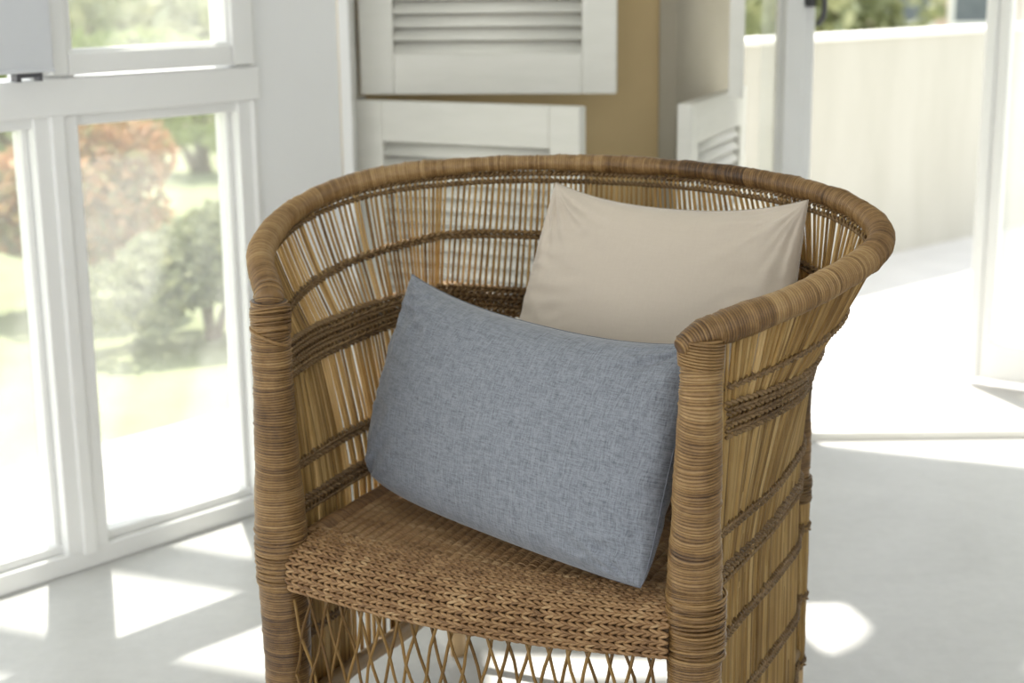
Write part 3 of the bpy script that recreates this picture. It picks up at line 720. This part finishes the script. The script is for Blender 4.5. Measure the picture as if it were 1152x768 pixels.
bush('russet_shrub', 'rounded russet and orange shrub on the lawn beyond the left windows', 'shrub', -1.62, 5.6, .52, .42, .80, M['leaf_red'], 6500, 1, .032, .2, .95, z0=-.12, trunk=.1)
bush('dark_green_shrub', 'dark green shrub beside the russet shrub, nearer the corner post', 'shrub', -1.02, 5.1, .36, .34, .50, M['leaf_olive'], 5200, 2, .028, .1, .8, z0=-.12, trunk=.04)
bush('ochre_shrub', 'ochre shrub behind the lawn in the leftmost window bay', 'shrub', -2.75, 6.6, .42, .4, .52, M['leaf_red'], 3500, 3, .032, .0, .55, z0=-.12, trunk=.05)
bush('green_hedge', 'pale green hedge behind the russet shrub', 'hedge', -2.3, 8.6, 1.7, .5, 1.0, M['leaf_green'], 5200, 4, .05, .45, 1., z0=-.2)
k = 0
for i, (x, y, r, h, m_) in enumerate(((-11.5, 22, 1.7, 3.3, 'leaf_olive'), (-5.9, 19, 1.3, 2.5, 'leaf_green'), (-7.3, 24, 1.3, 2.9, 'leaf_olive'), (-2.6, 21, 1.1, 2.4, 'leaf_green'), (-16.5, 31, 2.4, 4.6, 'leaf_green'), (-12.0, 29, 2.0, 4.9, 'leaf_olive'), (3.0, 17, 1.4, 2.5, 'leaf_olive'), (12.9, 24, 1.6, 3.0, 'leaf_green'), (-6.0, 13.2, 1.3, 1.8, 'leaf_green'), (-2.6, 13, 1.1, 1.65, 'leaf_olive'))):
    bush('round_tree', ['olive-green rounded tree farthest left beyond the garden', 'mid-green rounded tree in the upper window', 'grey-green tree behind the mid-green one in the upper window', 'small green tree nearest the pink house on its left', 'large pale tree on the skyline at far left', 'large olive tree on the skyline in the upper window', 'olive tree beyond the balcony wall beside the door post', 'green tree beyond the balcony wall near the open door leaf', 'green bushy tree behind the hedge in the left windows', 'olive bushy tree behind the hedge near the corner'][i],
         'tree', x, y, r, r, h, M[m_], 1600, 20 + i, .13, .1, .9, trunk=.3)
def house(x, y, w, d_, h, rz, wall, label, rows=2, cols=3):
    z = ground(x, y) - .1; o = empty('house', (x, y, z), rz); tag(o, label, 'house')
    mb = MB(); mb.box((-w / 2, -d_ / 2, -1), (w / 2, d_ / 2, h)); mb.build('wall', M[wall], o, smooth=False)
    mb = MB(); a = w / 2 + .25; b_ = d_ / 2 + .25
    mb.add([(-a, -b_, h), (a, -b_, h), (a, b_, h), (-a, b_, h), (-a * .5, 0, h + 1.2), (a * .5, 0, h + 1.2)], [(0, 1, 5, 4), (1, 2, 5), (2, 3, 4, 5), (3, 0, 4), (3, 2, 1, 0)]); mb.build('roof', M['roof'], o, smooth=False)
    for i in range(cols):
        for j in range(rows):
            cx_ = -w / 2 + (i + .5) * w / cols; cz = h - .9 - j * 1.5
            mb = MB()
            for q in ((-.38, .9, -.34, -.5), ): pass
            mb.box((cx_ - .40, -d_ / 2 - .05, cz - .55), (cx_ - .33, -d_ / 2 + .02, cz + .55)); mb.box((cx_ + .33, -d_ / 2 - .05, cz - .55), (cx_ + .40, -d_ / 2 + .02, cz + .55)); mb.box((cx_ - .33, -d_ / 2 - .05, cz + .48), (cx_ + .33, -d_ / 2 + .02, cz + .55)); mb.box((cx_ - .33, -d_ / 2 - .05, cz - .55), (cx_ + .33, -d_ / 2 + .02, cz - .48))
            f_ = mb.build('window', M['whitehouse'], o, smooth=False)
            mb = MB(); mb.box((cx_ - .33, -d_ / 2 - .02, cz - .48), (cx_ + .33, -d_ / 2 + .02, cz + .48)); mb.build('pane', M['pane_dark'], f_, smooth=False)
house(-7.4, 33.5, 4.4, 4, 5.6, .1, 'pinkwall', 'pale pink house seen through the upper left window', 2, 4)
house(6.0, 25, 3.0, 4, 4.6, -.1, 'pinkwall', 'pinkish-brown house beyond the balcony wall, centre of the doorway', 2, 3)
house(9.6, 27, 2.2, 4, 4.9, -.15, 'whitehouse', 'white house beyond the balcony wall, near the open door leaf', 2, 2)
house(3.2, 31.5, 3.2, 4, 4.9, 0, 'greywall', 'grey house beyond the balcony wall, left of the pinkish house', 2, 3)

# ------------------------------------------------------------------ light
w = bpy.data.worlds.new('sky'); SC.world = w; w.use_nodes = True; nt = w.node_tree
bg = nt.nodes['Background']; tc = N(nt, 'ShaderNodeTexCoord'); sx = N(nt, 'ShaderNodeSeparateXYZ'); nt.links.new(tc.outputs['Generated'], sx.inputs[0])
r = ramp(nt, sx.outputs[2], [(0., (.985, .99, .985)), (.25, (.97, .98, .985)), (1., (.80, .88, 1.0))]); nt.links.new(r.outputs[0], bg.inputs[0]); bg.inputs[1].default_value = 1.0
L = bpy.data.lights.new('sun', 'SUN'); L.energy = 4.2; L.angle = math.radians(.9); L.color = (1, .955, .87)
so = bpy.data.objects.new('sun', L); COL.objects.link(so); so.location = (-1, 6, 6)
so.rotation_euler = Vector((.119, -.426, -.825)).to_track_quat('-Z', 'Y').to_euler()

# ------------------------------------------------------------------ camera
cam = bpy.data.cameras.new('camera'); co = bpy.data.objects.new('camera', cam); COL.objects.link(co)
R_ = Vector((.9999325, -.00266884, -.01130776)); U_ = Vector((.01161844, .22969208, .973194)); F_ = Vector((0, .97325969, -.22970758))
mw = Matrix(((R_.x, U_.x, -F_.x, 0), (R_.y, U_.y, -F_.y, 0), (R_.z, U_.z, -F_.z, 1.06230998), (0, 0, 0, 1)))
co.matrix_world = mw
cam.sensor_width = 36; cam.sensor_fit = 'HORIZONTAL'; cam.lens = 36 * 1739.423 / 1152
cam.dof.use_dof = True; cam.dof.focus_distance = 1.82; cam.dof.aperture_fstop = (cam.lens / 1000) / .0125
cam.clip_start = .01; cam.clip_end = 200
SC.camera = co
SC.view_settings.view_transform = 'Standard'; SC.view_settings.look = 'None'; SC.view_settings.gamma = 1; SC.view_settings.exposure = 1.03
SC.view_settings.use_curve_mapping = False
